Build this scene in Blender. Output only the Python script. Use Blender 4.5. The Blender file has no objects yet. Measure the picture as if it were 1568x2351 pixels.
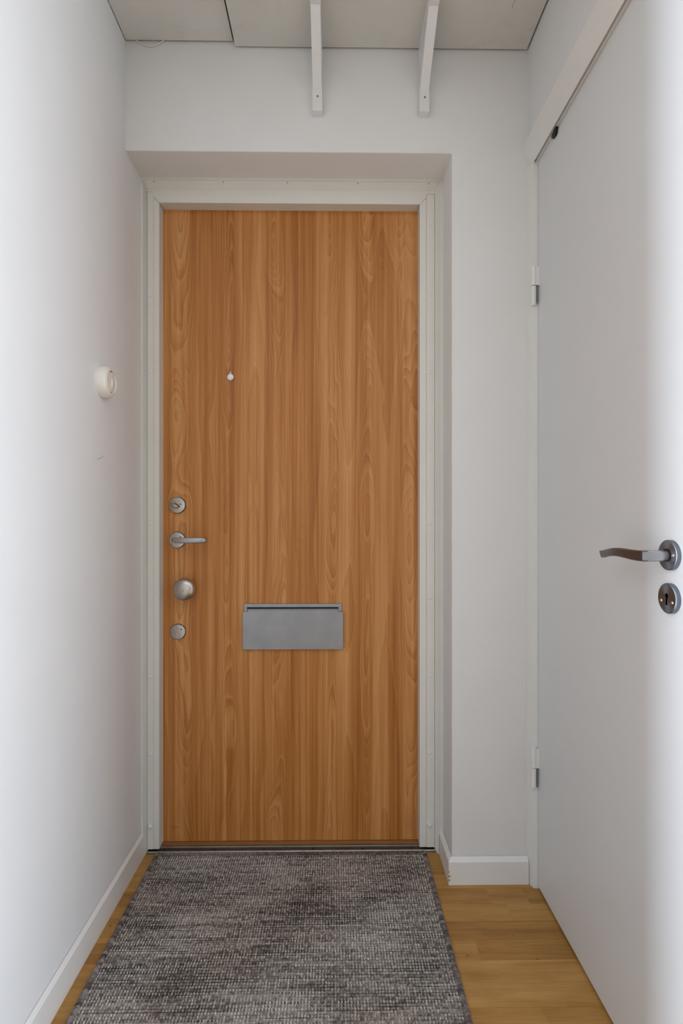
import bpy, bmesh, math, random
import numpy as np
from mathutils import Vector, Matrix
random.seed(7)
R = math.radians
scn = bpy.context.scene
col = scn.collection

# ------------------------------------------------------------------ camera
cd = bpy.data.cameras.new('camera')
cd.sensor_fit = 'VERTICAL'; cd.sensor_height = 36.0
cd.lens = 1220.0 / 2351.0 * 36.0
cd.shift_y = 8.5 / 2351.0
cd.clip_start = 0.02
cam = bpy.data.objects.new('camera', cd); col.objects.link(cam)
cam.location = (0, 0, 1.05); cam.rotation_euler = (R(90), 0, R(-0.7))
scn.camera = cam

# ------------------------------------------------------------------ world, lights, exposure
scn.view_settings.view_transform = 'Standard'
scn.view_settings.look = 'None'
scn.view_settings.gamma = 1.0
scn.view_settings.use_curve_mapping = False
scn.view_settings.exposure = 0.0
w = bpy.data.worlds.new('world'); scn.world = w; w.use_nodes = True
w.node_tree.nodes['Background'].inputs[0].default_value = (0.85, 0.92, 1.0, 1)
w.node_tree.nodes['Background'].inputs[1].default_value = 0.05

def area(name, loc, target, sx, sy, power, color=(1, 1, 1)):
    l = bpy.data.lights.new(name, 'AREA'); l.shape = 'RECTANGLE'
    l.size = sx; l.size_y = sy; l.energy = power; l.color = color
    o = bpy.data.objects.new(name, l); col.objects.link(o); o.location = loc
    d = Vector(target) - Vector(loc)
    o.rotation_euler = d.to_track_quat('-Z', 'Y').to_euler()
    return o
# daylight from an unseen rear window, plus two added lights for bright near edges
area('daylight_rear_window', (-0.3, -3.3, 1.12), (-0.3, 0, 1.0), 3.2, 1.9, 11, (0.88, 0.97, 1.10))
area('added_light_east', (2.5, -0.75, 1.15), (0, -0.75, 1.15), 1.0, 2.15, 84, (0.88, 0.97, 1.10))  # added light, no real window; brightens the near left wall
area('added_light_west', (-2.2, -0.45, 1.2), (0, -0.45, 1.2), 0.36, 2.2, 170, (0.88, 0.97, 1.10))  # added light, kept narrow so only the white door's near edge brightens

# ------------------------------------------------------------------ helpers: meshes
def bm_box(x0, x1, y0, y1, z0, z1, bm=None):
    bm = bm or bmesh.new()
    v = [bm.verts.new((x, y, z)) for x in (x0, x1) for y in (y0, y1) for z in (z0, z1)]
    for q in ((0, 1, 3, 2), (4, 6, 7, 5), (0, 4, 5, 1), (2, 3, 7, 6), (0, 2, 6, 4), (1, 5, 7, 3)):
        bm.faces.new([v[i] for i in q])
    return bm

def bm_prism(pts, axis, a0, a1, bm=None):
    """closed outline pts (2D) extruded along axis: 'y' pts=(x,z), 'x' pts=(y,z), 'z' pts=(x,y)"""
    bm = bm or bmesh.new()
    def mk(p, a):
        return {'y': (p[0], a, p[1]), 'x': (a, p[0], p[1]), 'z': (p[0], p[1], a)}[axis]
    A = [bm.verts.new(mk(p, a0)) for p in pts]; B = [bm.verts.new(mk(p, a1)) for p in pts]
    n = len(pts)
    bm.faces.new(A); bm.faces.new(B[::-1])
    for i in range(n):
        bm.faces.new((A[i], B[i], B[(i + 1) % n], A[(i + 1) % n]))
    bmesh.ops.recalc_face_normals(bm, faces=bm.faces)
    return bm

def bm_lathe(prof, seg=40, bm=None, center=(0, 0, 0), axis='-y'):
    """prof: list of (radius, height); height runs along axis from center"""
    bm = bm or bmesh.new()
    cx, cy, cz = center
    def mk(r, h, a):
        u, v = r * math.cos(a), r * math.sin(a)
        if axis == '-y': return (cx + u, cy - h, cz + v)
        if axis == '-x': return (cx - h, cy + u, cz + v)
        if axis == '+x': return (cx + h, cy + u, cz + v)
        return (cx + u, cy + v, cz + h)
    rings = []
    for r, h in prof:
        if r < 1e-6: rings.append([bm.verts.new(mk(0, h, 0))])
        else: rings.append([bm.verts.new(mk(r, h, 2 * math.pi * i / seg)) for i in range(seg)])
    for a, b in zip(rings, rings[1:]):
        for i in range(seg):
            j = (i + 1) % seg
            if len(a) == 1 and len(b) == 1: continue
            if len(a) == 1: bm.faces.new((a[0], b[i], b[j]))
            elif len(b) == 1: bm.faces.new((a[i], a[j], b[0]))
            else: bm.faces.new((a[i], a[j], b[j], b[i]))
    for rg, flip in ((rings[0], True), (rings[-1], False)):
        if len(rg) > 1: bm.faces.new(rg)
    bmesh.ops.recalc_face_normals(bm, faces=bm.faces)
    return bm

def bm_loft(sections, bm=None, cap=True):
    bm = bm or bmesh.new()
    rings = [[bm.verts.new(p) for p in s] for s in sections]
    n = len(rings[0])
    for a, b in zip(rings, rings[1:]):
        for i in range(n):
            bm.faces.new((a[i], a[(i + 1) % n], b[(i + 1) % n], b[i]))
    if cap:
        bm.faces.new(rings[0][::-1]); bm.faces.new(rings[-1])
    bmesh.ops.recalc_face_normals(bm, faces=bm.faces)
    return bm

def bm_tube(pts, r, seg=8, bm=None):
    secs = []
    for i, p in enumerate(pts):
        p = Vector(p)
        t = (Vector(pts[min(i + 1, len(pts) - 1)]) - Vector(pts[max(i - 1, 0)])).normalized()
        u = t.cross(Vector((0, 1, 0)))
        if u.length < 1e-3: u = t.cross(Vector((1, 0, 0)))
        u.normalize(); v = t.cross(u)
        secs.append([p + r * (math.cos(2 * math.pi * k / seg) * u + math.sin(2 * math.pi * k / seg) * v) for k in range(seg)])
    return bm_loft(secs, bm)

def rrect(x0, x1, z0, z1, r, n=4):
    out = []
    for cx, cz, a0 in ((x1 - r, z1 - r, 0), (x0 + r, z1 - r, 90), (x0 + r, z0 + r, 180), (x1 - r, z0 + r, 270)):
        for k in range(n + 1):
            a = R(a0 + 90 * k / n); out.append((cx + r * math.cos(a), cz + r * math.sin(a)))
    return out

def bevel(bm, w, seg=1, angle=30):
    es = [e for e in bm.edges if len(e.link_faces) == 2 and e.calc_face_angle(0) > R(angle)]
    bmesh.ops.bevel(bm, geom=es, offset=w, segments=seg, affect='EDGES', profile=0.5)
    return bm

def root_loc(p):
    while p is not None and p.parent is not None: p = p.parent
    return Vector(p.location) if p is not None else Vector((0, 0, 0))

def obj(name, bm, mat, parent=None, smooth=True, loc=None, **props):
    """world-space bmesh -> one mesh object; its origin follows the root of its thing (or loc)"""
    o_ = root_loc(parent) if parent is not None else Vector(loc or (0, 0, 0))
    bmesh.ops.translate(bm, verts=bm.verts, vec=-o_)
    me = bpy.data.meshes.new(name); bm.to_mesh(me); bm.free()
    if smooth:
        for p in me.polygons: p.use_smooth = True
        me.set_sharp_from_angle(angle=R(32))
    me.materials.append(mat)
    o = bpy.data.objects.new(name, me); col.objects.link(o)
    if parent is not None: o.parent = parent
    else: o.location = o_
    for k, v in props.items(): o[k] = v
    return o

def empty(name, loc, **props):
    o = bpy.data.objects.new(name, None); col.objects.link(o); o.location = loc
    o.empty_display_size = 0.05
    for k, v in props.items(): o[k] = v
    return o

# ------------------------------------------------------------------ helpers: materials
def srgb(r, g, b):
    f = lambda c: (c / 255 / 12.92) if c / 255 <= 0.04045 else ((c / 255 + 0.055) / 1.055) ** 2.4
    return (f(r), f(g), f(b), 1)

class NT:
    def __init__(s, name):
        s.m = bpy.data.materials.new(name); s.m.use_nodes = True
        s.t = s.m.node_tree; s.n = s.t.nodes; s.b = s.n['Principled BSDF']
    def node(s, kind, **kw):
        nd = s.n.new(kind)
        for k, v in kw.items():
            if hasattr(nd, k): setattr(nd, k, v)
        return nd
    def link(s, a, b): s.t.links.new(a, b)
    def math(s, op, a, b=None, c=None):
        nd = s.n.new('ShaderNodeMath'); nd.operation = op
        for i, v in enumerate((a, b, c)):
            if v is None: continue
            if isinstance(v, (int, float)): nd.inputs[i].default_value = v
            else: s.link(v, nd.inputs[i])
        return nd.outputs[0]
    def mix(s, f, a, b, mode='MIX'):
        nd = s.n.new('ShaderNodeMix'); nd.data_type = 'RGBA'; nd.blend_type = mode
        for sock, v in ((nd.inputs[0], f), (nd.inputs[6], a), (nd.inputs[7], b)):
            if isinstance(v, (int, float)): sock.default_value = v
            elif isinstance(v, tuple): sock.default_value = v
            else: s.link(v, sock)
        return nd.outputs[2]
    def coords(s): return s.n.new('ShaderNodeTexCoord').outputs['Object']
    def mapping(s, v, scale=(1, 1, 1), loc=(0, 0, 0)):
        nd = s.n.new('ShaderNodeMapping'); nd.inputs['Scale'].default_value = scale
        nd.inputs['Location'].default_value = loc
        s.link(v, nd.inputs['Vector']); return nd.outputs[0]
    def noise(s, v, scale=1, detail=2, rough=0.5, dist=0.0):
        nd = s.n.new('ShaderNodeTexNoise')
        nd.inputs['Scale'].default_value = scale; nd.inputs['Detail'].default_value = detail
        nd.inputs['Roughness'].default_value = rough; nd.inputs['Distortion'].default_value = dist
        s.link(v, nd.inputs['Vector']); return nd.outputs[0]
    def ramp(s, f, stops):
        nd = s.n.new('ShaderNodeValToRGB'); cr = nd.color_ramp
        while len(cr.elements) < len(stops): cr.elements.new(0.5)
        for e, (p, c) in zip(cr.elements, stops):
            e.position = p; e.color = c if isinstance(c, tuple) else (c, c, c, 1)
        s.link(f, nd.inputs[0]); return nd.outputs[0]
    def bump(s, h, strength=0.2, dist=0.001):
        nd = s.n.new('ShaderNodeBump'); nd.inputs['Strength'].default_value = strength
        nd.inputs['Distance'].default_value = dist
        s.link(h, nd.inputs['Height']); s.link(nd.outputs[0], s.b.inputs['Normal'])
    def set(s, color=None, rough=None, metal=None, spec=None):
        for k, v in (('Base Color', color), ('Roughness', rough), ('Metallic', metal), ('Specular IOR Level', spec)):
            if v is None: continue
            if isinstance(v, (int, float, tuple)): s.b.inputs[k].default_value = v
            else: s.link(v, s.b.inputs[k])

def paint(name, c, rough=0.6, var=0.03, bump=0.06, scale=6.0, spec=0.3):
    t = NT(name); co = t.coords()
    n = t.noise(co, scale, 4, 0.6)
    lo = tuple(x * (1 - var) for x in c[:3]) + (1,); hi = tuple(min(1, x * (1 + var)) for x in c[:3]) + (1,)
    t.set(color=t.ramp(n, [(0.3, lo), (0.7, hi)]), rough=rough, spec=spec)
    t.bump(t.noise(co, 180.0, 3, 0.6), bump, 0.0008)
    return t.m

M = {}
M['wall'] = paint('wall_paint', (0.79, 0.80, 0.80), 0.75, 0.012, 0.10)
M['room'] = paint('room_wall_paint', (0.34, 0.34, 0.34), 0.8, 0.02)
M['ceiling'] = paint('ceiling_paint', (0.74, 0.73, 0.70), 0.8, 0.02)
M['frame'] = paint('frame_enamel', (0.765, 0.76, 0.705), 0.38, 0.02, 0.03, spec=0.45)
M['trimwhite'] = paint('trim_enamel', (0.80, 0.80, 0.78), 0.40, 0.02, 0.03, spec=0.45)
M['whitedoor'] = paint('white_door_enamel', (0.735, 0.757, 0.768), 0.42, 0.012, 0.04, spec=0.4)
M['cap'] = paint('cap_plastic', (0.78, 0.78, 0.74), 0.4, 0.01, 0.0)
M['switch'] = paint('switch_plastic', (0.80, 0.77, 0.70), 0.22, 0.01, 0.0, spec=0.5)
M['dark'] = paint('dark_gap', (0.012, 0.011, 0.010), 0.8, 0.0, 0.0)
M['black'] = paint('black_plastic', (0.015, 0.016, 0.018), 0.45, 0.05, 0.02)
M['cable'] = paint('cable_sheath', (0.78, 0.76, 0.68), 0.5, 0.01, 0.0)

def bracket_mat():
    return paint('bracket_paint', (0.80, 0.81, 0.81), 0.5, 0.015, 0.04)
M['bracket'] = bracket_mat()

def board_mat():
    t = NT('overhead_board_paint'); co = t.coords()
    n1 = t.noise(co, 2.6, 4, 0.65); n2 = t.noise(t.mapping(co, (1, 1.4, 1), (3.1, 1.7, 0)), 6.5, 5, 0.7)
    st = t.ramp(n2, [(0.56, 0.0), (0.72, 1.0)])
    base = t.ramp(n1, [(0.3, (0.645, 0.645, 0.605, 1)), (0.7, (0.73, 0.73, 0.695, 1))])
    c = t.mix(t.math('MULTIPLY', st, 0.45), base, (0.50, 0.46, 0.38, 1))
    t.set(color=c, rough=0.7, spec=0.3)
    t.bump(t.noise(co, 120, 3, 0.6), 0.12, 0.001)
    return t.m
M['board'] = board_mat()

def metal(name, c, rough, direction=None, var=0.12):
    t = NT(name); co = t.coords()
    sc = {'x': (4, 300, 300), 'z': (300, 300, 4), 'y': (300, 4, 300)}.get(direction, (60, 60, 60))
    n = t.noise(t.mapping(co, sc), 1.0, 3, 0.6)
    n2 = t.noise(co, 14.0, 3, 0.6)
    lo = tuple(x * (1 - var) for x in c) + (1,); hi = tuple(min(1, x * (1 + var)) for x in c) + (1,)
    t.set(color=t.ramp(n2, [(0.3, lo), (0.7, hi)]), rough=t.math('MULTIPLY_ADD', n, 0.14, rough - 0.07), metal=1.0)
    t.bump(n, 0.05, 0.0004)
    return t.m
M['nickel'] = metal('worn_nickel', (0.50, 0.47, 0.43), 0.30)
M['steel'] = metal('satin_steel', (0.42, 0.42, 0.43), 0.33, 'x')
M['gunmetal'] = metal('dark_satin_steel', (0.185, 0.185, 0.20), 0.33)
def turned_metal():
    t = NT('turned_dark_steel')
    tg = t.node('ShaderNodeTangent'); tg.direction_type = 'RADIAL'; tg.axis = 'X'
    t.link(tg.outputs[0], t.b.inputs['Tangent'])
    t.set(color=(0.225, 0.24, 0.268, 1), rough=0.38, metal=1.0)
    t.b.inputs['Anisotropic'].default_value = 0.85
    return t.m
M['turned'] = turned_metal()
M['aluminium'] = metal('aluminium_profile', (0.30, 0.295, 0.27), 0.42, 'x')
M['alu_dark'] = metal('aluminium_groove', (0.12, 0.10, 0.08), 0.5, 'x')
M['screw'] = metal('screw_steel', (0.55, 0.54, 0.52), 0.25)
M['brass'] = metal('brass_screw', (0.38, 0.28, 0.12), 0.4)
M['letter'] = metal('letter_plate_steel', (0.30, 0.33, 0.362), 0.40, 'z', 0.08)

def door_wood():
    t = NT('beech_laminate'); co = t.coords()
    sep = t.node('ShaderNodeSeparateXYZ'); t.link(co, sep.inputs[0])
    x, z = sep.outputs[0], sep.outputs[2]
    # gentle sideways wander of the whole figure
    wander = t.noise(t.mapping(co, (3.0, 1, 1.1)), 1.0, 2, 0.5)
    xw = t.math('ADD', x, t.math('MULTIPLY', t.math('SUBTRACT', wander, 0.5), 0.045))
    tt = t.math('DIVIDE', t.math('ADD', xw, 0.55), 0.83)
    fc = t.node('ShaderNodeFloatCurve'); cv = fc.mapping.curves[0]
    pts = [(0.0, 0.70), (0.093, 0.06), (0.169, 0.62), (0.245, 0.10), (0.341, 0.95), (0.437, 0.05), (0.542, 0.90),
           (0.648, 0.05), (0.713, 0.60), (0.782, 0.14), (0.86, 0.66), (0.95, 0.08), (1.0, 0.5)]
    cv.points[0].location = pts[0]; cv.points[1].location = pts[-1]
    for p in pts[1:-1]: cv.points.new(*p)
    fc.mapping.update()
    t.link(tt, fc.inputs['Value'])
    prof = fc.outputs[0]
    big = t.noise(t.mapping(co, (6.0, 1, 1.35), (0.7, 0, 0.3)), 1.0, 2, 0.45, 0.25)
    jag = t.noise(t.mapping(co, (34.0, 1, 9.0)), 1.0, 3, 0.6)
    F = t.math('ADD', t.math('MULTIPLY', prof, 0.85),
               t.math('ADD', t.math('MULTIPLY', big, 1.75), t.math('MULTIPLY', jag, 0.075)))
    # growth rings: contour lines of F
    ring = t.math('FRACT', t.math('MULTIPLY', F, 15.0))
    line = t.ramp(ring, [(0.0, 0.10), (0.14, 0.85), (0.40, 0.45), (0.72, 0.36), (1.0, 0.05)])
    patch = t.ramp(t.noise(t.mapping(co, (9.0, 1, 2.2), (5.0, 0, 7.0)), 1.0, 2, 0.5), [(0.34, 0.22), (0.58, 1.0)])
    near_centre = t.ramp(prof, [(0.12, 1.0), (0.60, 0.20)])
    # straight streaks
    s1 = t.noise(t.mapping(co, (19.0, 1, 0.33), (4.0, 0, 1.0)), 1.0, 4, 0.66, 0.25)
    s2 = t.noise(t.mapping(co, (95.0, 1, 1.1), (1.0, 0, 2.0)), 1.0, 3, 0.6)
    s3 = t.noise(t.mapping(co, (420.0, 1, 9.0)), 1.0, 2, 0.6)
    tone = t.math('ADD', t.math('MULTIPLY', s1, 1.25), t.math('ADD', t.math('MULTIPLY', s2, 0.62), t.math('MULTIPLY', s3, 0.18)))
    tone = t.math('ADD', t.math('SUBTRACT', tone, 0.555), t.math('MULTIPLY', t.math('SUBTRACT', t.math('FRACT', t.math('MULTIPLY', F, 2.2)), 0.5), 0.12))
    base = t.ramp(tone, [(0.20, (0.330, 0.112, 0.016, 1)), (0.42, (0.475, 0.185, 0.040, 1)), (0.56, (0.565, 0.247, 0.074, 1)), (0.80, (0.680, 0.350, 0.130, 1))])
    lf = t.math('MULTIPLY', t.math('MULTIPLY', t.math('SUBTRACT', line, 0.40), near_centre), patch)
    hi = t.mix(t.math('MAXIMUM', t.math('MULTIPLY', lf, 0.80), 0.0), base, (0.74, 0.40, 0.145, 1))
    lo = t.mix(t.math('MAXIMUM', t.math('MULTIPLY', lf, -1.0), 0.0), hi, (0.27, 0.088, 0.018, 1))
    t.set(color=lo, rough=0.42, spec=0.35)
    t.bump(s3, 0.03, 0.0005)
    return t.m
M['doorwood'] = door_wood()

def oak():
    t = NT('oak_parquet'); co = t.coords()
    oi = t.node('ShaderNodeObjectInfo')
    cmb = t.node('ShaderNodeCombineXYZ')
    t.link(t.math('MULTIPLY', oi.outputs['Random'], 37.0), cmb.inputs[0]); t.link(t.math('MULTIPLY', oi.outputs['Random'], 11.0), cmb.inputs[1])
    va = t.node('ShaderNodeVectorMath'); va.operation = 'ADD'; t.link(co, va.inputs[0]); t.link(cmb.outputs[0], va.inputs[1])
    v = va.outputs[0]
    g1 = t.noise(t.mapping(v, (3.0, 42.0, 1)), 1.0, 3, 0.6, 0.5)
    g2 = t.noise(t.mapping(v, (18.0, 420.0, 1)), 1.0, 2, 0.6)
    g3 = t.noise(t.mapping(v, (9.0, 14.0, 1)), 1.0, 2, 0.5)
    tone = t.math('ADD', t.math('MULTIPLY', g1, 0.65), t.math('ADD', t.math('MULTIPLY', g2, 0.36), t.math('MULTIPLY', g3, 0.26)))
    tone = t.math('ADD', t.math('SUBTRACT', tone, 0.14), t.math('MULTIPLY', t.math('SUBTRACT', oi.outputs['Random'], 0.5), 0.24))
    c = t.ramp(tone, [(0.25, (0.290, 0.135, 0.026, 1)), (0.5, (0.430, 0.222, 0.055, 1)), (0.75, (0.560, 0.325, 0.105, 1))])
    knots = t.noise(t.mapping(v, (48.0, 95.0, 1)), 1.0, 1, 0.4)
    kf = t.ramp(knots, [(0.185, 1.0), (0.225, 0.0)])
    c = t.mix(t.math('MULTIPLY', kf, 0.7), c, (0.10, 0.045, 0.015, 1))
    t.set(color=c, rough=t.math('MULTIPLY_ADD', g2, 0.12, 0.30), spec=0.4)
    t.bump(g2, 0.08, 0.0005)
    return t.m
M['oak'] = oak()
def plain_wood(name, c, rough=0.5):
    t = NT(name); co = t.coords()
    n = t.noise(t.mapping(co, (6, 160, 160)), 1.0, 3, 0.6)
    lo = tuple(v * 0.75 for v in c) + (1,); hi = tuple(v * 1.15 for v in c) + (1,)
    t.set(color=t.ramp(n, [(0.3, lo), (0.7, hi)]), rough=rough); return t.m
M['sillwood'] = plain_wood('varnished_sill_wood', (0.36, 0.165, 0.05))
M['rawwood'] = plain_wood('bare_wood', (0.55, 0.30, 0.10))
M['subfloor'] = plain_wood('floor_joint', (0.15, 0.075, 0.022), 0.7)

PITCH = 0.0079
def rug_mat(name, stops, streak=(5.0, 2.6), wl=0.85, wf=0.35, off=0.0):
    t = NT(name); co = t.coords()
    sep = t.node('ShaderNodeSeparateXYZ'); t.link(co, sep.inputs[0])
    row = t.math('FLOOR', t.math('DIVIDE', sep.outputs[1], PITCH))
    cmb = t.node('ShaderNodeCombineXYZ')
    t.link(t.math('MULTIPLY', sep.outputs[0], streak[0]), cmb.inputs[0]); t.link(t.math('MULTIPLY', row, streak[1]), cmb.inputs[1])
    n1 = t.noise(cmb.outputs[0], 1.0, 3, 0.7)
    n2 = t.noise(t.mapping(co, (150, 110, 40)), 1.0, 2, 0.6)
    n3 = t.noise(t.mapping(co, (4.0, 6.0, 1)), 1.0, 2, 0.5)
    n4 = t.noise(t.mapping(co, (2.2, 3.0, 1), (3, 8, 0)), 1.0, 1, 0.5)
    c5 = lambda v, k: t.math('MULTIPLY', t.math('SUBTRACT', v, 0.5), k)
    v = t.math('ADD', c5(n1, wl * 1.6), t.math('ADD', c5(n2, wf * 1.6), c5(n3, 0.5)))
    v = t.math('ADD', v, 0.525 + off)
    c = t.ramp(v, stops)
    c = t.mix(t.ramp(n4, [(0.42, 0.0), (0.62, 0.35)]), c, (1.0, 0.86, 0.76, 1), 'MULTIPLY')
    t.set(color=c, rough=0.9, spec=0.15)
    return t.m
M['rugbase'] = rug_mat('rug_ground_weave', [(0.25, (0.062, 0.053, 0.047, 1)), (0.5, (0.185, 0.166, 0.150, 1)), (0.75, (0.37, 0.34, 0.31, 1))], (6.0, 2.6), 0.85, 0.45)
M['rugweft'] = rug_mat('rug_weft_yarn', [(0.30, (0.030, 0.026, 0.024, 1)), (0.44, (0.085, 0.075, 0.070, 1)), (0.58, (0.27, 0.245, 0.225, 1)), (0.78, (0.46, 0.43, 0.40, 1))], (4.0, 1.7), 1.1, 0.25)
M['rugloop'] = rug_mat('rug_loop_yarn', [(0.24, (0.12, 0.103, 0.092, 1)), (0.5, (0.44, 0.41, 0.38, 1)), (0.76, (0.78, 0.75, 0.71, 1))], (9.0, 3.3), 0.7, 0.9)
M['rugedge'] = rug_mat('rug_edge_yarn', [(0.25, (0.060, 0.050, 0.049, 1)), (0.5, (0.155, 0.137, 0.133, 1)), (0.75, (0.33, 0.30, 0.285, 1))], (0.5, 3.9), 0.8, 0.5)

# ------------------------------------------------------------------ setting: shell
XL, XR, YB = -0.596, 0.554, 1.52          # left wall, right wall, wall around the entrance door
REC, SOF = 0.335, 2.09                    # right reveal and soffit of the door recess
CEIL = 2.43
S = dict(kind='structure')
obj('floor', bm_box(-2.6, 2.8, -3.7, 2.2, -0.14, -0.0125), M['subfloor'], **S)
floor = bpy.data.objects['floor']
obj('ceiling', bm_box(-2.6, 2.8, -3.7, 2.2, CEIL, CEIL + 0.12), M['ceiling'], **S)
obj('wall_left', bm_box(XL - 0.14, XL, 0.30, 1.95, -0.0125, CEIL), M['wall'], **S)
bmw = bm_prism([(XL - 0.02, SOF), (REC, SOF), (REC, -0.0125), (XR + 0.15, -0.0125), (XR + 0.15, CEIL), (XL - 0.02, CEIL)], 'y', YB, 1.95)
bevel(bmw, 0.0035, 3)
obj('wall_back', bmw, M['wall'], **S)
bmw = bm_prism([(0.50, -0.0125), (0.795, -0.0125), (0.795, 2.06), (YB, 2.06), (YB, CEIL), (0.50, CEIL)], 'x', XR, XR + 0.15)
obj('wall_right', bmw, M['wall'], **S)
# the room behind the camera
obj('wall_rear', bm_box(-2.4, 2.7, -3.6, -3.5, -0.0125, CEIL), M['room'], **S)
obj('wall_room_west', bm_box(-2.5, -2.4, -3.6, 0.45, -0.0125, CEIL), M['room'], **S)
obj('wall_room_east', bm_box(2.7, 2.8, -3.6, 0.65, -0.0125, CEIL), M['room'], **S)
obj('wall_room_north_west', bm_box(-2.4, XL - 0.14, 0.30, 0.45, -0.0125, CEIL), M['room'], **S)
obj('wall_room_north_east', bm_box(XR + 0.15, 2.7, 0.50, 0.65, -0.0125, CEIL), M['room'], **S)
obj('wall_outer', bm_box(-0.8, 0.8, 1.95, 2.05, -0.0125, CEIL), M['dark'], **S)
obj('wall_closet', bm_box(XR + 0.15, XR + 0.19, 0.6, 2.0, -0.0125, CEIL), M['dark'], **S)

# floor staves: each oak strip is an object of its own
SP = 0.0605
edges0 = 1.4325
joints = {0: [0.034, 0.425, 0.529], 1: [-0.30, 0.04, 0.463], 2: [-0.40, 0.12], 3: [-0.21, 0.346], 4: [-0.47, 0.05],
          5: [-0.25, 0.21], 6: [-0.52, -0.05, 0.443], -1: [-0.35, 0.10], -2: [-0.45, 0.0, 0.32], -3: [-0.2, 0.25]}
def stave(x0, x1, y0, y1, board):
    g = 0.00012
    xa, xb = x0 + g, x1 - g
    bm = bm_box(xa, xb, y0 + g, y1 - (0.00045 if board else g), -0.0125, -random.uniform(0, 0.00025))
    bevel(bm, 0.00018)
    obj('stave', bm, M['oak'], floor, smooth=False)
for k in range(-4, 28):
    y0 = edges0 - k * SP; y1 = y0 + SP
    js = joints.get(k)
    if js is None:
        js = []; x = -0.6 + random.uniform(0.1, 0.42)
        while x < 0.5: js.append(x); x += random.uniform(0.3, 0.5)
    xs = [-0.596] + js + [0.60]
    for a, b in zip(xs, xs[1:]): stave(a, b, y0, min(y1, 1.69), k % 3 == 0)
obj('floor_far', bm_box(-2.6, 2.8, -3.7, edges0 - 27 * SP, -0.0125, 0.0), M['oak'], floor, smooth=False)
bpy.data.objects['floor_far'].name = 'room_floor'

# baseboards
def base_profile(t=0.0115, h=0.0745, c=0.0095, s=0.010):
    return [(0.0011, 0), (t, 0), (t, h - s), (t - c, h), (0.0011, h)]
pr = [(XL + a, b) for a, b in base_profile(0.0085, 0.076, 0.0075, 0.009)]
obj('baseboard_left', bm_prism(pr, 'y', 0.31, 1.655), M['trimwhite'], **S)
t_ = 0.014
def base_back():
    # facing part and the piece that returns along the reveal, mitred at the outer corner
    x0, x1 = REC - 0.012, 0.5515
    P = base_profile(t_, 0.0745, 0.010, 0.010)
    secs = []
    a = [(x0 + 0.012 - p[0] * 0.012 / t_, YB - p[0], p[1]) for p in P]
    b = [(x1, YB - p[0], p[1]) for p in P]
    return bm_loft([a, b])
def base_reveal():
    P = base_profile(0.012, 0.0745, 0.009, 0.010)
    a = [(REC - p[0], YB - p[0] * t_ / 0.012 + 0.0006, p[1]) for p in P]
    b = [(REC - p[0], 1.655, p[1]) for p in P]
    return bm_loft([a, b])
bb = obj('baseboard_back', base_back(), M['trimwhite'], **S)
obj('baseboard_reveal', base_reveal(), M['trimwhite'], **S)
# chipped paint showing bare wood at the outer corner, and a filled dent
xe = REC - 0.012
for pts in ([(0, 0.0285), (0.0042, 0.0275), (0.0095, 0.0282), (0.0052, 0.0255), (0.0035, 0.0235), (0, 0.022)],
            [(0, 0.0165), (0.0035, 0.017), (0.0055, 0.0145), (0.0028, 0.0118), (0, 0.0095)],
            [(0, 0.040), (0.0035, 0.0405), (0.0012, 0.0385), (0.0026, 0.036), (0, 0.0345)]):
    obj('paint_chip', bm_prism([(xe + p[0], p[1]) for p in pts], 'y', YB - t_ - 0.0003, YB - t_ + 0.002), M['rawwood'], bb, smooth=False, label='chip of bare wood at the corner')
dent = bm_lathe([(0.0052, -0.0005), (0.0045, 0.0008), (0.002, 0.0016), (0, 0.0018)], 16, center=(0.4166, YB - t_, 0.036))
for v in dent.verts: v.co.z = 0.036 + (v.co.z - 0.036) * 1.7
obj('filled_dent', dent, M['trimwhite'], bb)

# ------------------------------------------------------------------ entrance door frame (trim_1)
YF = 1.66
FL, FR, FT = -0.547, 0.265, 2.0245        # clear opening
t1 = empty('trim_1', (-0.14, YF, 0), kind='structure', label='cream painted steel door frame around the wooden entrance door')
g = 0.0005
head = [(FL, FT), (FR, FT), (FR + 0.0210, FT + 0.0210), (0.2865, 2.0575), (0.3122, 2.0575), (0.3122, 2.068), (-0.584, 2.068), (-0.584, 2.0575), (-0.565, 2.0575), (-0.565, FT + 0.018)]
bm = bm_prism(head, 'y', YF, 1.80); bevel(bm, 0.0007)
hd = obj('head_jamb', bm, M['frame'], t1)
bm = bm_prism([(FL, 0.0125), (FL, FT - 2 * g), (-0.5649, FT + 0.018 - 2 * g), (-0.5649, 0.0125)], 'y', YF, 1.80); bevel(bm, 0.0007)
obj('side_jamb', bm, M['frame'], t1)
bm = bm_prism([(FR, 0.0125), (FR, FT - 2 * g), (FR + 0.0210, FT + 0.0210 - 2 * g), (FR + 0.0210, 0.0125)], 'y', YF, 1.80); bevel(bm, 0.0007)
obj('side_jamb', bm, M['frame'], t1)
capz = [1.955, 1.737, 1.4985, 1.257, 1.0255, 0.792, 0.550, 0.308, 0.084]
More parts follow.
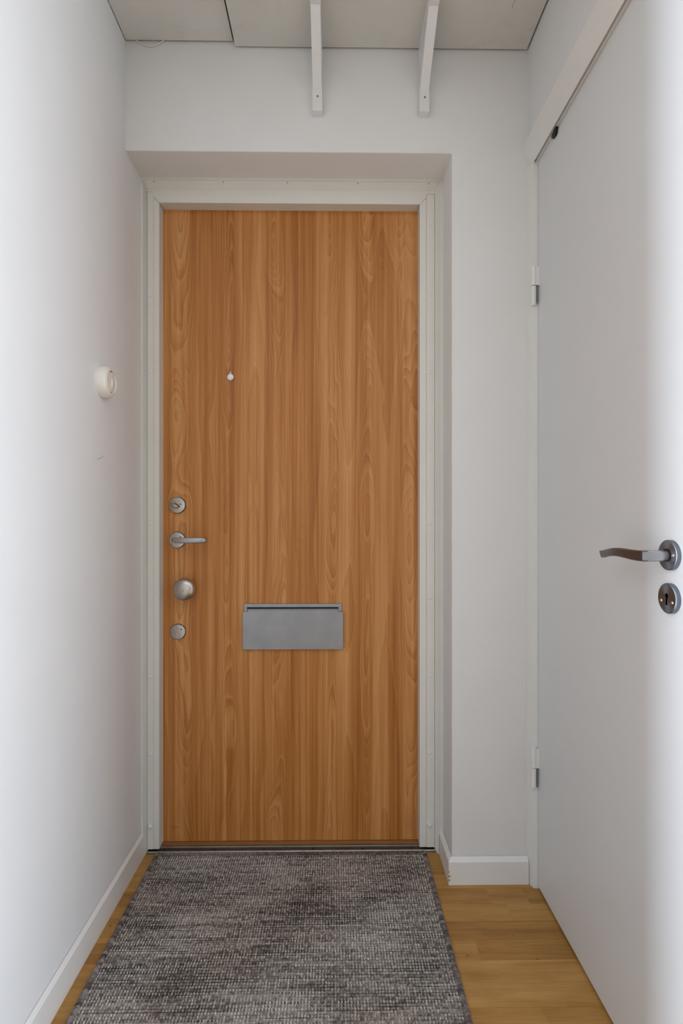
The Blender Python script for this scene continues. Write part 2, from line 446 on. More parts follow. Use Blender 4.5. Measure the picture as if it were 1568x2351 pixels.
for xa, xb, cx in ((-0.584, -0.565, -0.5735), (0.2865, 0.3122, 0.2955)):
    ga, gb = (0.0009, 0.0) if xa < 0 else (0.0, 0.0009)
    bm = bm_box(xa + ga, xb - gb, YF - 0.0002, 1.78, 0.0125, 2.0562); bevel(bm, 0.0005)
    st = obj('cover_strip', bm, M['frame'], t1)
    for i, z in enumerate(capz):
        c_ = (cx, YF - 0.0002, z)
        if i == 8: prof = [(0.0062, 0), (0.0062, 0.003), (0.0058, 0.0055), (0.0042, 0.0078), (0.002, 0.0088), (0, 0.009)]
        else: prof = [(0.0064, 0), (0.0063, 0.0006), (0.0056, 0.0013), (0.0040, 0.0017), (0, 0.0019)]
        obj('cover_cap', bm_lathe(prof, 20, center=c_), M['cap'], st)
for x in (-0.558, -0.344, -0.147, 0.070, 0.290):
    obj('nail_hole', bm_lathe([(0.0016, 0), (0.0012, 0.0006), (0, 0.0007)], 8, center=(x, 1.6435, 2.079)), M['alu_dark'], hd)
# mouldings between frame and plaster
def moulding(inner, mid, outer):
    """points as (x,z) pairs start/end for inner, mid, outer lines"""
    secs = []
    for i in (0, 1):
        (xi, zi), (xm, zm), (xo, zo) = inner[i], mid[i], outer[i]
        secs.append([(xi, 1.79, zi), (xi, YF + 0.0005, zi), (xm, 1.6435, zm), (xm, 1.640, zm), (xo, 1.640, zo), (xo, 1.79, zo)])
    return bm_loft(secs)
IL, IR, IT = -0.584, 0.3122, 2.068
ML, MR, MT = -0.590, 0.323, 2.0835
OL, OR_, OT = XL, REC, SOF
obj('edge_moulding', moulding([(IL, 0.0), (IL, IT)], [(ML, 0.0), (ML, MT)], [(OL, 0.0), (OL, OT)]), M['frame'], t1)
obj('edge_moulding', moulding([(IR, 0.0), (IR, IT)], [(MR, 0.0), (MR, MT)], [(OR_, 0.0), (OR_, OT)]), M['frame'], t1)
obj('edge_moulding', moulding([(IL, IT), (IR, IT)], [(ML, MT), (MR, MT)], [(OL, OT), (OR_, OT)]), M['frame'], t1)

# threshold (trim_3)
t3 = empty('trim_3', (-0.14, 1.67, 0), kind='structure', label='aluminium threshold strip with dark screws below the entrance door')
xa, xb = -0.5855, 0.3165
def xprism(pts, x0, x1):                   # pts (y,z)
    return bm_prism(pts, 'x', x0, x1)
obj('front_lip', xprism([(1.6545, 0.0), (1.6545, 0.004), (1.6565, 0.0072), (1.6612, 0.0072), (1.6612, 0.0)], xa, xb), M['aluminium'], t3)
gr = obj('groove', xprism([(1.6612, 0.0), (1.6612, 0.0052), (1.6700, 0.0062), (1.6700, 0.0)], xa, xb), M['alu_dark'], t3)
obj('top_rail', xprism([(1.6700, 0.0), (1.6700, 0.0105), (1.6725, 0.0122), (1.6800, 0.0122), (1.6800, 0.0)], FL - 0.012, FR + 0.012), M['aluminium'], t3)
obj('wood_sill', xprism([(1.6800, 0.0), (1.6800, 0.0115), (1.78, 0.0085), (1.78, 0.0)], FL, FR), M['sillwood'], t3)
for i in range(6):
    obj('screw', bm_lathe([(0.0036, -0.001), (0.0036, 0.0008), (0.0015, 0.0012), (0, 0.0012)], 12, center=(-0.532 + i * 0.1545, 1.6655, 0.0058), axis='z'), M['dark'], gr)

# ------------------------------------------------------------------ entrance door (door_1)
YD = 1.70
d1 = empty('door_1', (0, YD, 0), kind='structure', label='flat wooden entrance door with vertical grain, locks and letter plate')
bm = bm_box(FL - 0.004, FR + 0.004, YD, 1.745, 0.0125, FT + 0.004)
obj('door_leaf', bm, M['doorwood'], d1, smooth=False)
obj('weather_gasket', bm_box(FL, FR, YD + 0.001, 1.71, 0.0088, 0.0125), M['dark'], d1, smooth=False)
# peephole
pc = (-0.3332, YD, 1.4915)
pe = obj('peephole', bm_lathe([(0.0108, 0), (0.0108, 0.003), (0.0098, 0.0042), (0, 0.0045)], 28, center=pc), M['screw'], d1)
bm = bm_prism(rrect(pc[0] - 0.003, pc[0] + 0.003, pc[2] + 0.007, pc[2] + 0.0165, 0.0026), 'y', YD - 0.0026, YD)
obj('cover_pivot', bm, M['screw'], pe)
obj('pivot_pin', bm_lathe([(0.0013, 0), (0.0013, 0.0006), (0, 0.0007)], 10, center=(pc[0], YD - 0.0026, pc[2] + 0.0135)), M['alu_dark'], pe)
bm = bm_prism(rrect(pc[0] - 0.0028, pc[0] + 0.0028, pc[2] - 0.0145, pc[2] - 0.009, 0.0022), 'y', YD - 0.0024, YD)
obj('cover_tab', bm, M['brass'], pe)

def rosette(name, cx, cz, r, th=0.008, label=None):
    prof = [(r, 0), (r + 0.0006, 0.0015), (r + 0.0004, th - 0.002), (r - 0.0012, th - 0.0004), (r - 0.0030, th), (0, th)]
    o = obj(name, bm_lathe(prof, 48, center=(cx, YD, cz)), M['nickel'], d1)
    if label: o['label'] = label
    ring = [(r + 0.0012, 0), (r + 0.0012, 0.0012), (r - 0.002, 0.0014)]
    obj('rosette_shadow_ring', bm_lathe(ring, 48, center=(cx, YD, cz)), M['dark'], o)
    return o
def screw(parent, cx, cy, cz, r=0.0034, axis='-y'):
    obj('screw', bm_lathe([(r, -0.001), (r, 0.0003), (r * 0.8, 0.0007), (r * 0.45, 0.0007), (r * 0.42, 0.0001), (0, 0.0001)], 14, center=(cx, cy, cz), axis=axis), M['screw'], parent)
    obj('screw_recess', bm_lathe([(r * 0.42, 0.0), (r * 0.42, 0.0005), (0, 0.0005)], 8, center=(cx, cy, cz), axis=axis), M['dark'], parent)

# upper lock: round plate with thumb turn
L1 = (-0.5015, 1.0835)
lk = rosette('upper_lock', L1[0], L1[1], 0.0255, 0.008, 'round lock plate with thumb turn')
yf = YD - 0.008
secs = []
for u, hw, hh, pr_ in ((-0.0235, 0.0018, 0.0025, 0.0), (-0.0190, 0, 0.0075, 0.006), (-0.0110, 0, 0.0105, 0.012), (-0.0030, 0, 0.0095, 0.014), (0.0040, 0, 0.0068, 0.012), (0.0085, 0, 0.0035, 0.007), (0.0100, 0, 0.001, 0.001)):
    ring = []
    for k in range(10):
        a = 2 * math.pi * k / 10
        ring.append((L1[0] + u, yf - max(0, pr_ * (0.5 + 0.5 * math.cos(a))) + 0.001, L1[1] - 0.002 - u * 0.22 + hh * math.sin(a)))
    secs.append(ring)
obj('thumb_turn', bm_loft(secs), M['nickel'], lk)
bm = bm_tube([(L1[0] - 0.004, yf - 0.0135, L1[1] + 0.005), (L1[0] + 0.004, yf - 0.0125, L1[1] + 0.0005), (L1[0] + 0.0095, yf - 0.007, L1[1] - 0.0035)], 0.0014, 8)
obj('turn_groove', bm, M['alu_dark'], lk)
screw(lk, L1[0] + 0.0125, yf, L1[1] + 0.0035, 0.0037)

# lever handle of the entrance door
L2 = (-0.5025, 0.9725)
lh = rosette('handle_rosette', L2[0], L2[1], 0.0253, 0.0065, 'round plate behind the lever handle')
screw(lh, L2[0] + 0.0118, YD - 0.0065, L2[1] + 0.0102, 0.0036)
screw(lh, L2[0] - 0.0125, YD - 0.0065, L2[1] - 0.0120, 0.0036)
path = [(-0.5025, 1.694, 0.0078, 0.0082), (-0.5023, 1.678, 0.0078, 0.0080), (-0.5008, 1.6640, 0.0080, 0.0080), (-0.4960, 1.6545, 0.0082, 0.0072), (-0.488, 1.6500, 0.0085, 0.0055),
        (-0.474, 1.6480, 0.0088, 0.0050), (-0.450, 1.6475, 0.0088, 0.0048), (-0.425, 1.6485, 0.0086, 0.0046), (-0.412, 1.6505, 0.0084, 0.0046), (-0.4045, 1.6550, 0.0080, 0.0044), (-0.4015, 1.6600, 0.0070, 0.0036)]
secs = []
for i, (x, y, hh, ww) in enumerate(path):
    a = path[max(0, i - 1)]; b = path[min(len(path) - 1, i + 1)]
    t = Vector((b[0] - a[0], b[1] - a[1], 0)).normalized(); nrm = Vector((-t.y, t.x, 0))
    ring = []
    for k in range(16):
        an = 2 * math.pi * k / 16
        ca, sa = math.cos(an), math.sin(an)
        p = 3.2
        ex = math.copysign(abs(ca) ** (2 / p), ca) * ww; ez = math.copysign(abs(sa) ** (2 / p), sa) * hh
        ring.append(Vector((x, y, L2[1] + 0.0008)) + nrm * ex + Vector((0, 0, ez)))
    secs.append(ring)
obj('lever_handle', bm_loft(secs), M['steel'], lh)

# round pull knob with key cylinder
K = (-0.4700, 0.820)
kb = obj('pull_knob', bm_lathe([(0.0215, 0), (0.0215, 0.004), (0.0195, 0.010), (0.0200, 0.018), (0.0270, 0.026), (0.0335, 0.031), (0.0343, 0.036), (0.0338, 0.041), (0.0310, 0.0455), (0.0265, 0.0490), (0.0190, 0.0520), (0.0105, 0.0534), (0, 0.0538)], 56, center=(K[0], YD, K[1])), M['nickel'], d1)
kb['label'] = 'large round pull knob'
obj('key_cylinder', bm_lathe([(0.0042, 0.050), (0.0042, 0.0544), (0.0036, 0.0550), (0, 0.0550)], 20, center=(K[0] - 0.001, YD, K[1])), M['screw'], kb)
bm = bm_box(K[0] - 0.0022, K[0] + 0.0003, YD - 0.0556, YD - 0.0548, K[1] - 0.0004, K[1] + 0.0004)
bm_box(K[0] - 0.0003, K[0] + 0.0003, YD - 0.0556, YD - 0.0548, K[1] - 0.0026, K[1] + 0.0004, bm)
obj('key_slot', bm, M['dark'], kb)

# lower lock with keyhole cover
L3 = (-0.4998, 0.6805)
l3 = rosette('lower_lock', L3[0], L3[1], 0.0240, 0.0065, 'round lock plate with swinging keyhole cover')
screw(l3, L3[0] - 0.0118, YD - 0.0065, L3[1] + 0.0088, 0.0036)
screw(l3, L3[0] + 0.0122, YD - 0.0065, L3[1] + 0.0088, 0.0036)
pts = [(0.0035 * math.cos(R(a)), 0.0075 + 0.0035 * math.sin(R(a))) for a in range(0, 181, 20)] + [(-0.0045, -0.004), (-0.0052, -0.014), (-0.0035, -0.0195), (0.0035, -0.0195), (0.0052, -0.014), (0.0045, -0.004)]
bm = bm_prism([(L3[0] + p[0], L3[1] + p[1]) for p in pts], 'y', YD - 0.0082, YD - 0.006); bevel(bm, 0.0005)
kc = obj('keyhole_cover', bm, M['nickel'], l3)
obj('cover_pin', bm_lathe([(0.0016, 0), (0.0014, 0.001), (0, 0.0012)], 12, center=(L3[0], YD - 0.0082, L3[1] + 0.0072)), M['screw'], l3)

# letter plate
lp = empty('letter_plate', (0, 0, 0)); lp.parent = d1; lp['label'] = 'grey steel letter plate with hinged flap'
lp.location = (0, 0, 0)
def frame_plate():
    x0, x1, z0, z1 = -0.2893, 0.0220, 0.632, 0.7695
    bm = bm_prism(rrect(x0, x1, z0, z1, 0.003), 'y', YD - 0.0045, YD); bevel(bm, 0.0006)
    return bm
obj('plate_frame', frame_plate(), M['letter'], lp)
obj('slot_gap', bm_box(-0.2795, 0.0113, YD - 0.0049, YD - 0.003, 0.7485, 0.7585), M['dark'], lp, smooth=False)
for xa, xb in ((-0.2812, -0.2788), (0.0106, 0.0130)):
    bm = bm_box(xa, xb, YD - 0.0125, YD - 0.003, 0.7455, 0.7595); bevel(bm, 0.0006)
    obj('hinge_lug', bm, M['letter'], lp)
X0, X1 = -0.2932, 0.0262
fl = rrect(X0, X1, 0.6248, 0.7448, 0.0032)
# insert the raised tab between the hinge lugs along the top edge
top = [p for p in fl if p[1] > 0.70]; bot = [p for p in fl if p[1] <= 0.70]
outl = top[:5] + [(0.0098, 0.7448), (0.0098, 0.7525), (-0.2778, 0.7525), (-0.2778, 0.7448)] + top[5:] + bot
bm = bm_prism(outl, 'y', YD - 0.0105, YD - 0.0062); bevel(bm, 0.0006)
flap = obj('flap', bm, M['letter'], lp)
obj('flap_lip', bm_tube([(-0.2778, YD - 0.0098, 0.7522), (0.0098, YD - 0.0098, 0.7522)], 0.0022, 10), M['letter'], lp)

# ------------------------------------------------------------------ white door on the right (door_2) and its casing (trim_2)
XD = 0.572
t2 = empty('trim_2', (XR, 1.15, 0), kind='structure', label='white painted casing around the plain white door')
hp = [(0.5405, 2.110), (0.5385, 2.107), (0.5507, 2.068), (0.5594, 2.0455), (0.5625, 2.0540), (0.5660, 2.0540), (0.5665, 2.0478), (0.5705, 2.0474), (0.66, 2.0474), (0.66, 2.110)]
bm = bmesh.new()
A = [(p[0], YB - 0.0005, p[1]) for p in hp]; B = [(p[0], 0.74, p[1]) for p in hp]
obj('head_casing', bm_loft([A, B]), M['trimwhite'], t2)
jp = [(0.5507, YB - 0.0005), (0.5594, 1.4910), (0.5705, 1.4900), (0.66, 1.4900), (0.66, YB - 0.0005)]
bm = bm_prism(jp, 'z', 0.0, 2.0490)
obj('hinge_side_casing', bm, M['trimwhite'], t2)
obj('latch_side_casing', bm_prism([(0.5485, 0.74), (0.5485, 0.805), (0.566, 0.8200), (0.66, 0.82), (0.66, 0.74)], 'z', 0.0, 2.0485), M['trimwhite'], t2)

d2 = empty('door_2', (XD, 1.15, 0), kind='structure', label='plain flat white interior door with grey lever handle')
bm = bm_box(XD, XD + 0.04, 0.824, 1.4872, 0.007, 2.0458); bevel(bm, 0.0015, 2)
obj('door_leaf', bm, M['whitedoor'], d2)
# lift-off hinges, painted over
for zt, zm, zb in ((1.752, 1.6955, 1.6405), (0.398, 0.3415, 0.2855)):
    hx, hy = 0.5585, 1.4875
    def knuckle(z0, z1, r=0.0075):
        return bm_lathe([(0.0, z0), (r * 0.8, z0), (r, z0 + 0.0012), (r, z1 - 0.0012), (r * 0.8, z1), (0.0, z1)], 20, center=(hx, hy, 0), axis='z')
    bm = knuckle(zm + 0.0006, zt)
    bm_box(hx, XD + 0.002, hy - 0.006, hy - 0.002, zm + 0.001, zt - 0.002, bm)
    h1 = obj('hinge', bm, M['trimwhite'], d2)
    bm = knuckle(zb, zm - 0.0006, 0.0072)
    obj('hinge_lower_knuckle', bm, M['trimwhite'], h1)
    obj('hinge_pin', bm_lathe([(0.0045, zm - 0.002), (0.0045, zm + 0.002)], 14, center=(hx, hy, 0), axis='z'), M['dark'], h1)
    obj('hinge_gap', bm_box(hx + 0.0068, hx + 0.0088, hy - 0.0075, hy - 0.0045, zb + 0.004, zm - 0.0004), M['gunmetal'], h1, smooth=False)
# small black plastic pad at the top edge
pad = [(1.3795, 2.0325), (1.3635, 2.0296), (1.3565, 2.0335), (1.3532, 2.0450), (1.3555, 2.0500), (1.3640, 2.0505), (1.3840, 2.0468), (1.3862, 2.0395)]
bm = bm_prism(pad, 'x', XD - 0.006, XD + 0.0005); bevel(bm, 0.0016, 2)
obj('door_pad', bm, M['black'], d2, label='small black plastic pad on the top edge')

def rosette_x(name, cy, cz, r=0.0257, th=0.0085):
    o = obj(name, bm_lathe([(r, 0), (r, th - 0.0014), (r - 0.0010, th - 0.0003), (r - 0.0018, th), (0, th)], 56, center=(XD, cy, cz), axis='-x'), M['turned'], d2)
    return o
HY, HZ = 0.896, 0.983
ro = rosette_x('lever_rosette', HY, HZ)
xf = XD - 0.0085
def screw_x(parent, cy, cz, r=0.0036):
    obj('screw', bm_lathe([(r, -0.001), (r, 0.0004), (r * 0.75, 0.0012), (r * 0.35, 0.0012), (r * 0.3, 0.0004), (0, 0.0004)], 14, center=(xf, cy, cz), axis='-x'), M['screw'], parent)
screw_x(ro, HY - 0.0165, HZ + 0.0005); screw_x(ro, HY + 0.0165, HZ + 0.0005)
# collar, neck and waved lever
obj('neck_collar', bm_lathe([(0.0112, 0), (0.0112, 0.0012), (0.0098, 0.0016)], 32, center=(xf, HY, HZ), axis='-x'), M['dark'], ro)
secs = []
for X, ry, rz in ((xf - 0.0005, 0.0090, 0.0092), (xf - 0.012, 0.0090, 0.0092), (xf - 0.024, 0.0086, 0.0094), (xf - 0.036, 0.0080, 0.0093), (0.5176, 0.0078, 0.0091)):
    p = 2.2 + 3.5 * min(1, (xf - X) / 0.03)
    ring = []
    for k in range(24):
        a = 2 * math.pi * k / 24; ca, sa = math.cos(a), math.sin(a)
        ring.append((X, HY + math.copysign(abs(ca) ** (2 / p), ca) * ry, HZ - 0.001 + math.copysign(abs(sa) ** (2 / p), sa) * rz))
    secs.append(ring)
obj('lever_neck', bm_loft(secs), M['steel'], ro)
secs = []
N = 26
for i in range(N + 1):
    s = i / N
    y = HY - 0.0076 + s * 0.1516
    zc = HZ - 0.0010 - 0.0012 * math.sin(0) + 0.0030 * math.sin(math.pi * min(1, s / 0.95)) * (1.0) - 0.0075 * s ** 2.2
    zc += -0.0025 * math.sin(math.pi * s * 2) * (1 - s)
    hh = 0.0094 - 0.0028 * s
    th = 0.0055 - 0.0010 * s
    Xc = 0.5222 - 0.004 * math.sin(math.pi * s) + 0.004 * s
    slant = 0.006 * (1 if i == N else 0)
    ring = []
    for k in range(20):
        a = 2 * math.pi * k / 20; ca, sa = math.cos(a), math.sin(a); p = 6.0
        ez = math.copysign(abs(sa) ** (2 / p), sa) * hh
        ring.append((Xc + math.copysign(abs(ca) ** (2 / p), ca) * th, y + (0.004 * ez / hh if i >= N - 1 else 0), zc + ez))
    secs.append(ring)
obj('lever_handle', bm_loft(secs), M['gunmetal'], ro)

KY, KZ = 0.8965, 0.9095
# keyhole plate: annulus with a real keyhole
def keyhole_outline(n=14):
    pts = []
    rk, wk, bot_, cz = 0.0044, 0.0021, -0.0115, 0.0045
    a0 = math.asin(wk / rk)
    for i in range(n + 1):
        a = -math.pi / 2 + a0 + (2 * math.pi - 2 * a0) * i / n
        pts.append((rk * math.cos(a), cz + rk * math.sin(a)))
    pts += [(-0.0026, bot_), (0.0026, bot_)]
    return pts
def keyplate():
    r, th = 0.0257, 0.0085
    inner = keyhole_outline(); n = len(inner)
    bm = bmesh.new()
    outer_a = [math.atan2(p[1] - 0.0, p[0]) for p in inner]
    def ring(rr, h):
        return [bm.verts.new((XD - h, KY + rr * math.cos(a), KZ + rr * math.sin(a))) for a in outer_a]
    # finer outer circle: subdivide by adding angular samples matched to the inner outline
    inn = []
    out = []
    for i in range(n):
        a, b = inner[i], inner[(i + 1) % n]
        aa, ab = outer_a[i], outer_a[(i + 1) % n]
        while ab < aa - 1e-6: ab += 2 * math.pi
        m = max(1, int((ab - aa) / 0.12))
        for q in range(m):
            s = q / m
            inn.append((a[0] + (b[0] - a[0]) * s, a[1] + (b[1] - a[1]) * s)); out.append(aa + (ab - aa) * s)
    def R_(rr, h): return [bm.verts.new((XD - h, KY + rr * math.cos(a), KZ + rr * math.sin(a))) for a in out]
    rings = [R_(r, 0), R_(r, th - 0.0014), R_(r - 0.0018, th)]
    rings.append([bm.verts.new((XD - th, KY + p[0], KZ + p[1])) for p in inn])
    rings.append([bm.verts.new((XD - 0.0005, KY + p[0], KZ + p[1])) for p in inn])
    m = len(out)
    for a, b in zip(rings, rings[1:]):
        for i in range(m): bm.faces.new((a[i], a[(i + 1) % m], b[(i + 1) % m], b[i]))
    bmesh.ops.recalc_face_normals(bm, faces=bm.faces)
    return bm
kp = obj('keyhole_plate', keyplate(), M['turned'], d2)
obj('keyhole', bm_prism([(KY + p[0] * 1.1, KZ + p[1] * 1.05) for p in keyhole_outline()], 'x', XD - 0.0008, XD + 0.0002), M['dark'], kp, smooth=False)
screw_x(kp, KY - 0.0150, KZ - 0.0055); screw_x(kp, KY + 0.0150, KZ - 0.0055)

# ------------------------------------------------------------------ overhead boards
def board(x0, x1, z, label):
    bm = bm_box(x0, x1, 0.35, 1.5148, z, z + 0.016); bevel(bm, 0.0010)
    o = obj('overhead_board', bm, M['board'], None, loc=((x0 + x1) / 2, 0.93, z))
    o['label'] = label; o['category'] = 'board'; o['group'] = 'painted boards overhead'
    return o
board(-0.5935, -0.2905, 2.400, 'narrower stained off-white board overhead, above the light switch side')
board(-0.2837, 0.5490, 2.385, 'wider off-white board overhead resting on the two brackets')
obj('gap_shade_plate', bm_box(XL, XR, 0.35, YB, 2.4185, 2.4285), M['dark'], None, smooth=False, **S)  # added black plate standing in for the shade in the gaps round the boards

# shelf brackets
def bracket(cx, label, wdt=0.0275):
    r = empty('shelf_bracket', (cx, YB, 2.19), label=label, category='bracket', group='white brackets above the entrance door')
    x0, x1 = cx - wdt / 2, cx + wdt / 2
    bm = bm_box(x0, x1, 1.496, YB, 2.190, 2.3845); bevel(bm, 0.0022, 2)
    up = obj('wall_leg', bm, M['bracket'], r)
    bm = bm_box(x0, x1, 1.21, 1.496, 2.359, 2.3845); bevel(bm, 0.0012, 2)
    obj('top_arm', bm, M['bracket'], r)
    bm = bm_prism([(1.4965, 2.2510), (1.4965, 2.2830), (1.386, 2.3592), (1.3595, 2.3592), (1.3595, 2.3540)], 'x', x0 + 0.0009, x1 - 0.0009); bevel(bm, 0.0010)
    obj('diagonal_strut', bm, M['bracket'], r)
    obj('screw', bm_lathe([(0.0031, -0.004), (0.0031, 0.0003), (0.0024, 0.0006), (0.0012, 0.0001), (0, 0.0)], 14, center=(cx + 0.001, 1.496, 2.2305)), M['brass'], up)
    return r
bracket(-0.0500, 'white wooden shelf bracket above the middle of the entrance door, seen head-on')
bracket(0.2525, 'white wooden shelf bracket nearer the white door, its side showing')

# white cable loop
pts = []
for i in range(15):
    s = i / 14
    pts.append((-0.566 + 0.080 * s, 1.5172, 2.4035 - 0.0185 * math.sin(math.pi * s) ** 0.8))
o = obj('cable', bm_tube(pts, 0.0017, 8), M['cable'], None, loc=(-0.526, 1.5172, 2.40))
o['label'] = 'thin white cable loop sagging below the narrower overhead board'; o['category'] = 'cable'

# ------------------------------------------------------------------ light switch
SY, SZ = 1.3655, 1.391
ls = empty('light_switch', (XL, SY, SZ), label='round cream white light switch on the white wall', category='light switch')
obj('switch_housing', bm_lathe([(0.0412, 0), (0.0415, 0.004), (0.0410, 0.010), (0.0392, 0.017), (0.0362, 0.0225), (0.0325, 0.0258), (0.0298, 0.0266), (0.0285, 0.0262), (0.0278, 0.0235), (0.0, 0.0232)], 56, center=(XL, SY, SZ), axis='+x'), M['switch'], ls)
# rocker: two wings meeting in a ridge
secs = []
for zz, hw, h in ((-0.0245, 0.010, 0.0236), (-0.021, 0.0145, 0.0238), (-0.008, 0.0235, 0.0244), (0.008, 0.0235, 0.0238), (0.021, 0.0145, 0.0236), (0.0245, 0.010, 0.0235)):
    ridge = h + 0.0022
    secs.append([(XL + 0.0225, SY - hw, SZ + zz), (XL + h, SY - hw, SZ + zz), (XL + ridge, SY - 0.002, SZ + zz), (XL + ridge, SY + 0.002, SZ + zz), (XL + h, SY + hw, SZ + zz), (XL + 0.0225, SY + hw, SZ + zz)])
rk = obj('rocker', bm_loft(secs), M['switch'], ls)
secs = []
for i in range(9):
    s = i / 8; rr = 0.0042 * math.sin(math.pi * min(0.96, max(0.04, s))) * (0.6 + 0.6 * (1 - s)) + 0.0006
    z_ = SZ - 0.018 + 0.034 * s
    secs.append([(XL + 0.0245 + rr * math.cos(2 * math.pi * k / 10), SY + rr * math.sin(2 * math.pi * k / 10), z_) for k in range(10)])
obj('rocker_ridge', bm_loft(secs), M['switch'], ls)
for z_ in (SZ + 0.0268, SZ - 0.0262):
    obj('rocker_gap', bm_box(XL + 0.0232, XL + 0.0240, SY - 0.003, SY + 0.003, z_ - 0.0008, z_ + 0.0008), M['alu_dark'], ls, smooth=False)

# ------------------------------------------------------------------ rug
RX0, RX1, RY0, RY1, RH = -0.5545, 0.2825, -0.35, 1.6525, 0.0058
rug = empty('rug', (0, 0, 0), label='grey flat-woven runner rug in front of the wooden entrance door', category='rug')
bm = bm_box(RX0 + 0.009, RX1 - 0.009, RY0, RY1 - 0.006, 0.0003, RH - 0.0016)
obj('backing', bm, M['rugbase'], rug, smooth=False)
rng = np.random.default_rng(3)
def stuff_mesh(name, V, F, mat, parent):
    me = bpy.data.meshes.new(name)
    me.vertices.add(len(V)); me.vertices.foreach_set('co', V.astype(np.float32).ravel())
    n = len(F); k = F.shape[1]
    me.loops.add(n * k); me.loops.foreach_set('vertex_index', F.astype(np.int32).ravel())
    me.polygons.add(n); me.polygons.foreach_set('loop_start', np.arange(0, n * k, k, dtype=np.int32))
    me.update(calc_edges=True)
    me.polygons.foreach_set('use_smooth', np.ones(n, dtype=bool))
    me.materials.append(mat)
    o = bpy.data.objects.new(name, me); col.objects.link(o); o.parent = parent; o['kind'] = 'stuff'
    return o
def sweep(paths, radii, squash=1.0, ns=4):
    """paths (N,K,3), radii (N,K): N little tubes -> vertices, quads"""
    N, K, _ = paths.shape
    d = np.gradient(paths, axis=1); d /= np.linalg.norm(d, axis=2, keepdims=True) + 1e-9
    up = np.zeros_like(d); up[..., 2] = 1.0
    u = np.cross(d, up); u /= np.linalg.norm(u, axis=2, keepdims=True) + 1e-9
    v = np.cross(u, d)
    a = 2 * np.pi * np.arange(ns) / ns + np.pi / ns
    V = paths[:, :, None, :] + radii[:, :, None, None] * (np.cos(a)[None, None, :, None] * u[:, :, None, :] + squash * np.sin(a)[None, None, :, None] * v[:, :, None, :])
    idx = np.arange(N * K * ns).reshape(N, K, ns)
    q = np.stack([idx[:, :-1, :], idx[:, 1:, :], np.roll(idx, -1, 2)[:, 1:, :], np.roll(idx, -1, 2)[:, :-1, :]], axis=-1)
    return V.reshape(-1, 3), q.reshape(-1, 4)
LP = 0.0070
xs = np.arange(RX0 + 0.0155, RX1 - 0.0145, LP)
rows = np.arange(int(0.1 / PITCH), int((RY1 - 0.010) / PITCH))
gx, gr_ = np.meshgrid(xs, rows)
gx = gx.ravel(); gr_ = gr_.ravel().astype(float)
jx = gx + rng.normal(0, 0.0004, gx.size); jy = (gr_ + 0.5) * PITCH + rng.normal(0, 0.00025, gx.size)
K = 6
# each loop: a small open hook lying on the weave, its ends diving between the yarns
ox = np.array([-0.0019, -0.0002, 0.0016, 0.0019, 0.0006, -0.0011]); oy = np.array([0.0013, 0.0020, 0.0012, -0.0006, -0.0019, -0.0018]); oz = np.array([-0.0012, 0.0004, 0.0010, 0.0010, 0.0004, -0.0013])
sc = rng.uniform(0.85, 1.12, gx.size)
P = np.stack([jx[:, None] + ox[None] * sc[:, None], jy[:, None] + oy[None] * sc[:, None], RH - 0.0012 + oz[None] * np.ones_like(sc)[:, None]], axis=-1)
Rr = np.array([0.0007, 0.00095, 0.0011, 0.0011, 0.00095, 0.0007])[None] * rng.uniform(0.85, 1.15, gx.size)[:, None]
V, F = sweep(P, Rr)
stuff_mesh('woven_loops', V, F, M['rugloop'], rug)
# weft yarns lying between the loop rows
KX = 90
xw = np.linspace(RX0 + 0.0135, RX1 - 0.0135, KX)
rw = np.arange(int(RY0 / PITCH) + 1, int((RY1 - 0.008) / PITCH))
for nm, off, rad, zz in (('weft_yarn', 0.0006, 0.0011, RH - 0.0019), ('ground_yarn', 0.0032, 0.0013, RH - 0.0026)):
    P = np.stack([np.broadcast_to(xw, (rw.size, KX)), (rw[:, None] * PITCH + off + rng.normal(0, 0.00025, (rw.size, KX))), np.full((rw.size, KX), zz)], axis=-1)
    V, F = sweep(P, np.full((rw.size, KX), rad), 0.9, 5)
    stuff_mesh(nm, V, F, M['rugweft' if nm == 'weft_yarn' else 'rugbase'], rug)
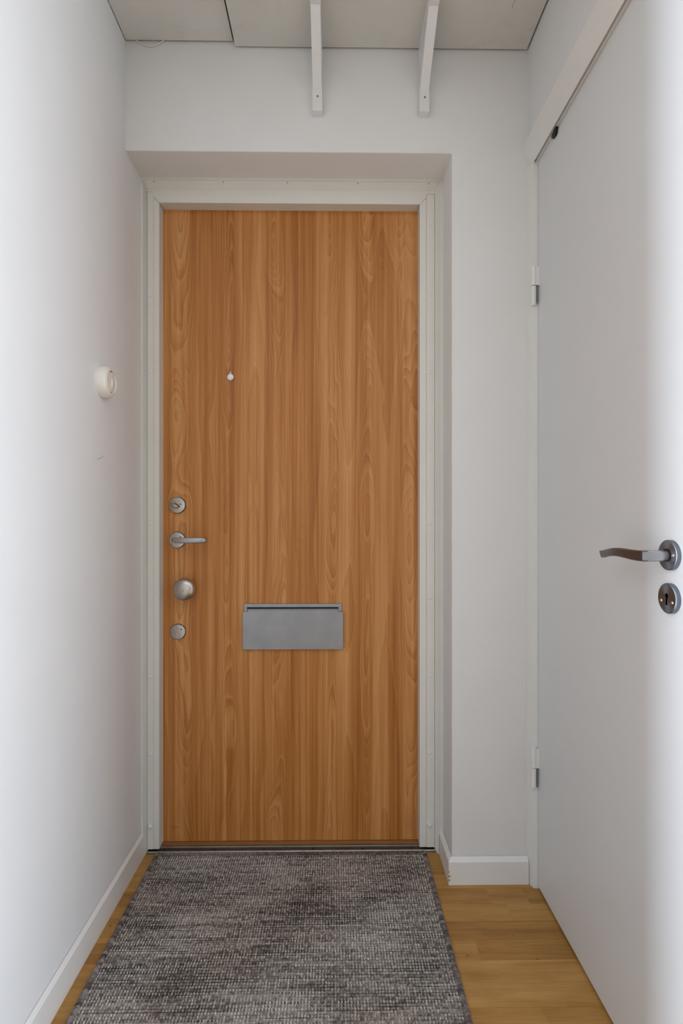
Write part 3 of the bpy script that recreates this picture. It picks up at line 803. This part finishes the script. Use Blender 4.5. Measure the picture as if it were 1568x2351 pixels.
# overcast stitches along both long edges and the far end
def side_binding(xa, xb, sgn):
    ys = np.arange(RY0, RY1 - 0.004, 0.0040); n = ys.size
    s = np.linspace(0, 1, 6)
    X = xa + (xb - xa) * s[None] + np.zeros((n, 1))
    Y = ys[:, None] + sgn * 0.0050 * s[None] + rng.normal(0, 0.0003, (n, 1))
    Z = 0.0018 + 0.0050 * np.sin(np.pi * (0.12 + 0.76 * s))[None] + np.zeros((n, 1))
    V, F = sweep(np.stack([X, Y, Z], -1), np.full((n, 6), 0.0026) * rng.uniform(0.85, 1.15, (n, 1)), 0.8, 5)
    return stuff_mesh('edge_binding', V, F, M['rugedge'], rug)
side_binding(RX0, RX0 + 0.0110, 1); side_binding(RX1, RX1 - 0.0110, 1)
xe_ = np.arange(RX0 + 0.004, RX1 - 0.004, 0.0036); n = xe_.size
s = np.linspace(0, 1, 5)
P = np.stack([xe_[:, None] + 0.0045 * s[None] + rng.normal(0, 0.0007, (n, 1)), RY1 - 0.011 + 0.0115 * s[None] + rng.normal(0, 0.0006, (n, 1)) * s[None], 0.0042 + 0.0022 * np.sin(np.pi * (0.2 + 0.7 * s))[None] + rng.normal(0, 0.0003, (n, 1))], -1)
V, F = sweep(P, np.full((n, 5), 0.0016) * rng.uniform(0.8, 1.15, (n, 1)), 0.8, 5)
stuff_mesh('end_binding', V, F, M['rugedge'], rug)

# ------------------------------------------------------------------ small wear marks
wl_ = bpy.data.objects['wall_left']
def mark(name, pts, r, parent):
    obj(name, bm_tube(pts, r, 6), M['alu_dark'], parent)
mark('scuff_mark', [(XL + 0.0001, 1.338, 1.1925), (XL + 0.0002, 1.352, 1.1945), (XL + 0.0003, 1.366, 1.1995), (XL + 0.0002, 1.374, 1.2040)], 0.0004, wl_)
ob2 = [o for o in bpy.data.objects if o.name.startswith('overhead_board') and 'wider' in o.get('label', '')][0]
mark('paint_crack', [(0.4415, 1.345, 2.3849), (0.4560, 1.352, 2.3848), (0.4590, 1.362, 2.3849), (0.4660, 1.372, 2.3848), (0.4640, 1.384, 2.3849), (0.4665, 1.392, 2.3849)], 0.0004, ob2)
mark('scratch_mark', [(-0.5240, YD - 0.0001, 0.0575), (-0.5120, YD - 0.0002, 0.0566), (-0.4960, YD - 0.0001, 0.0562)], 0.0005, d1)
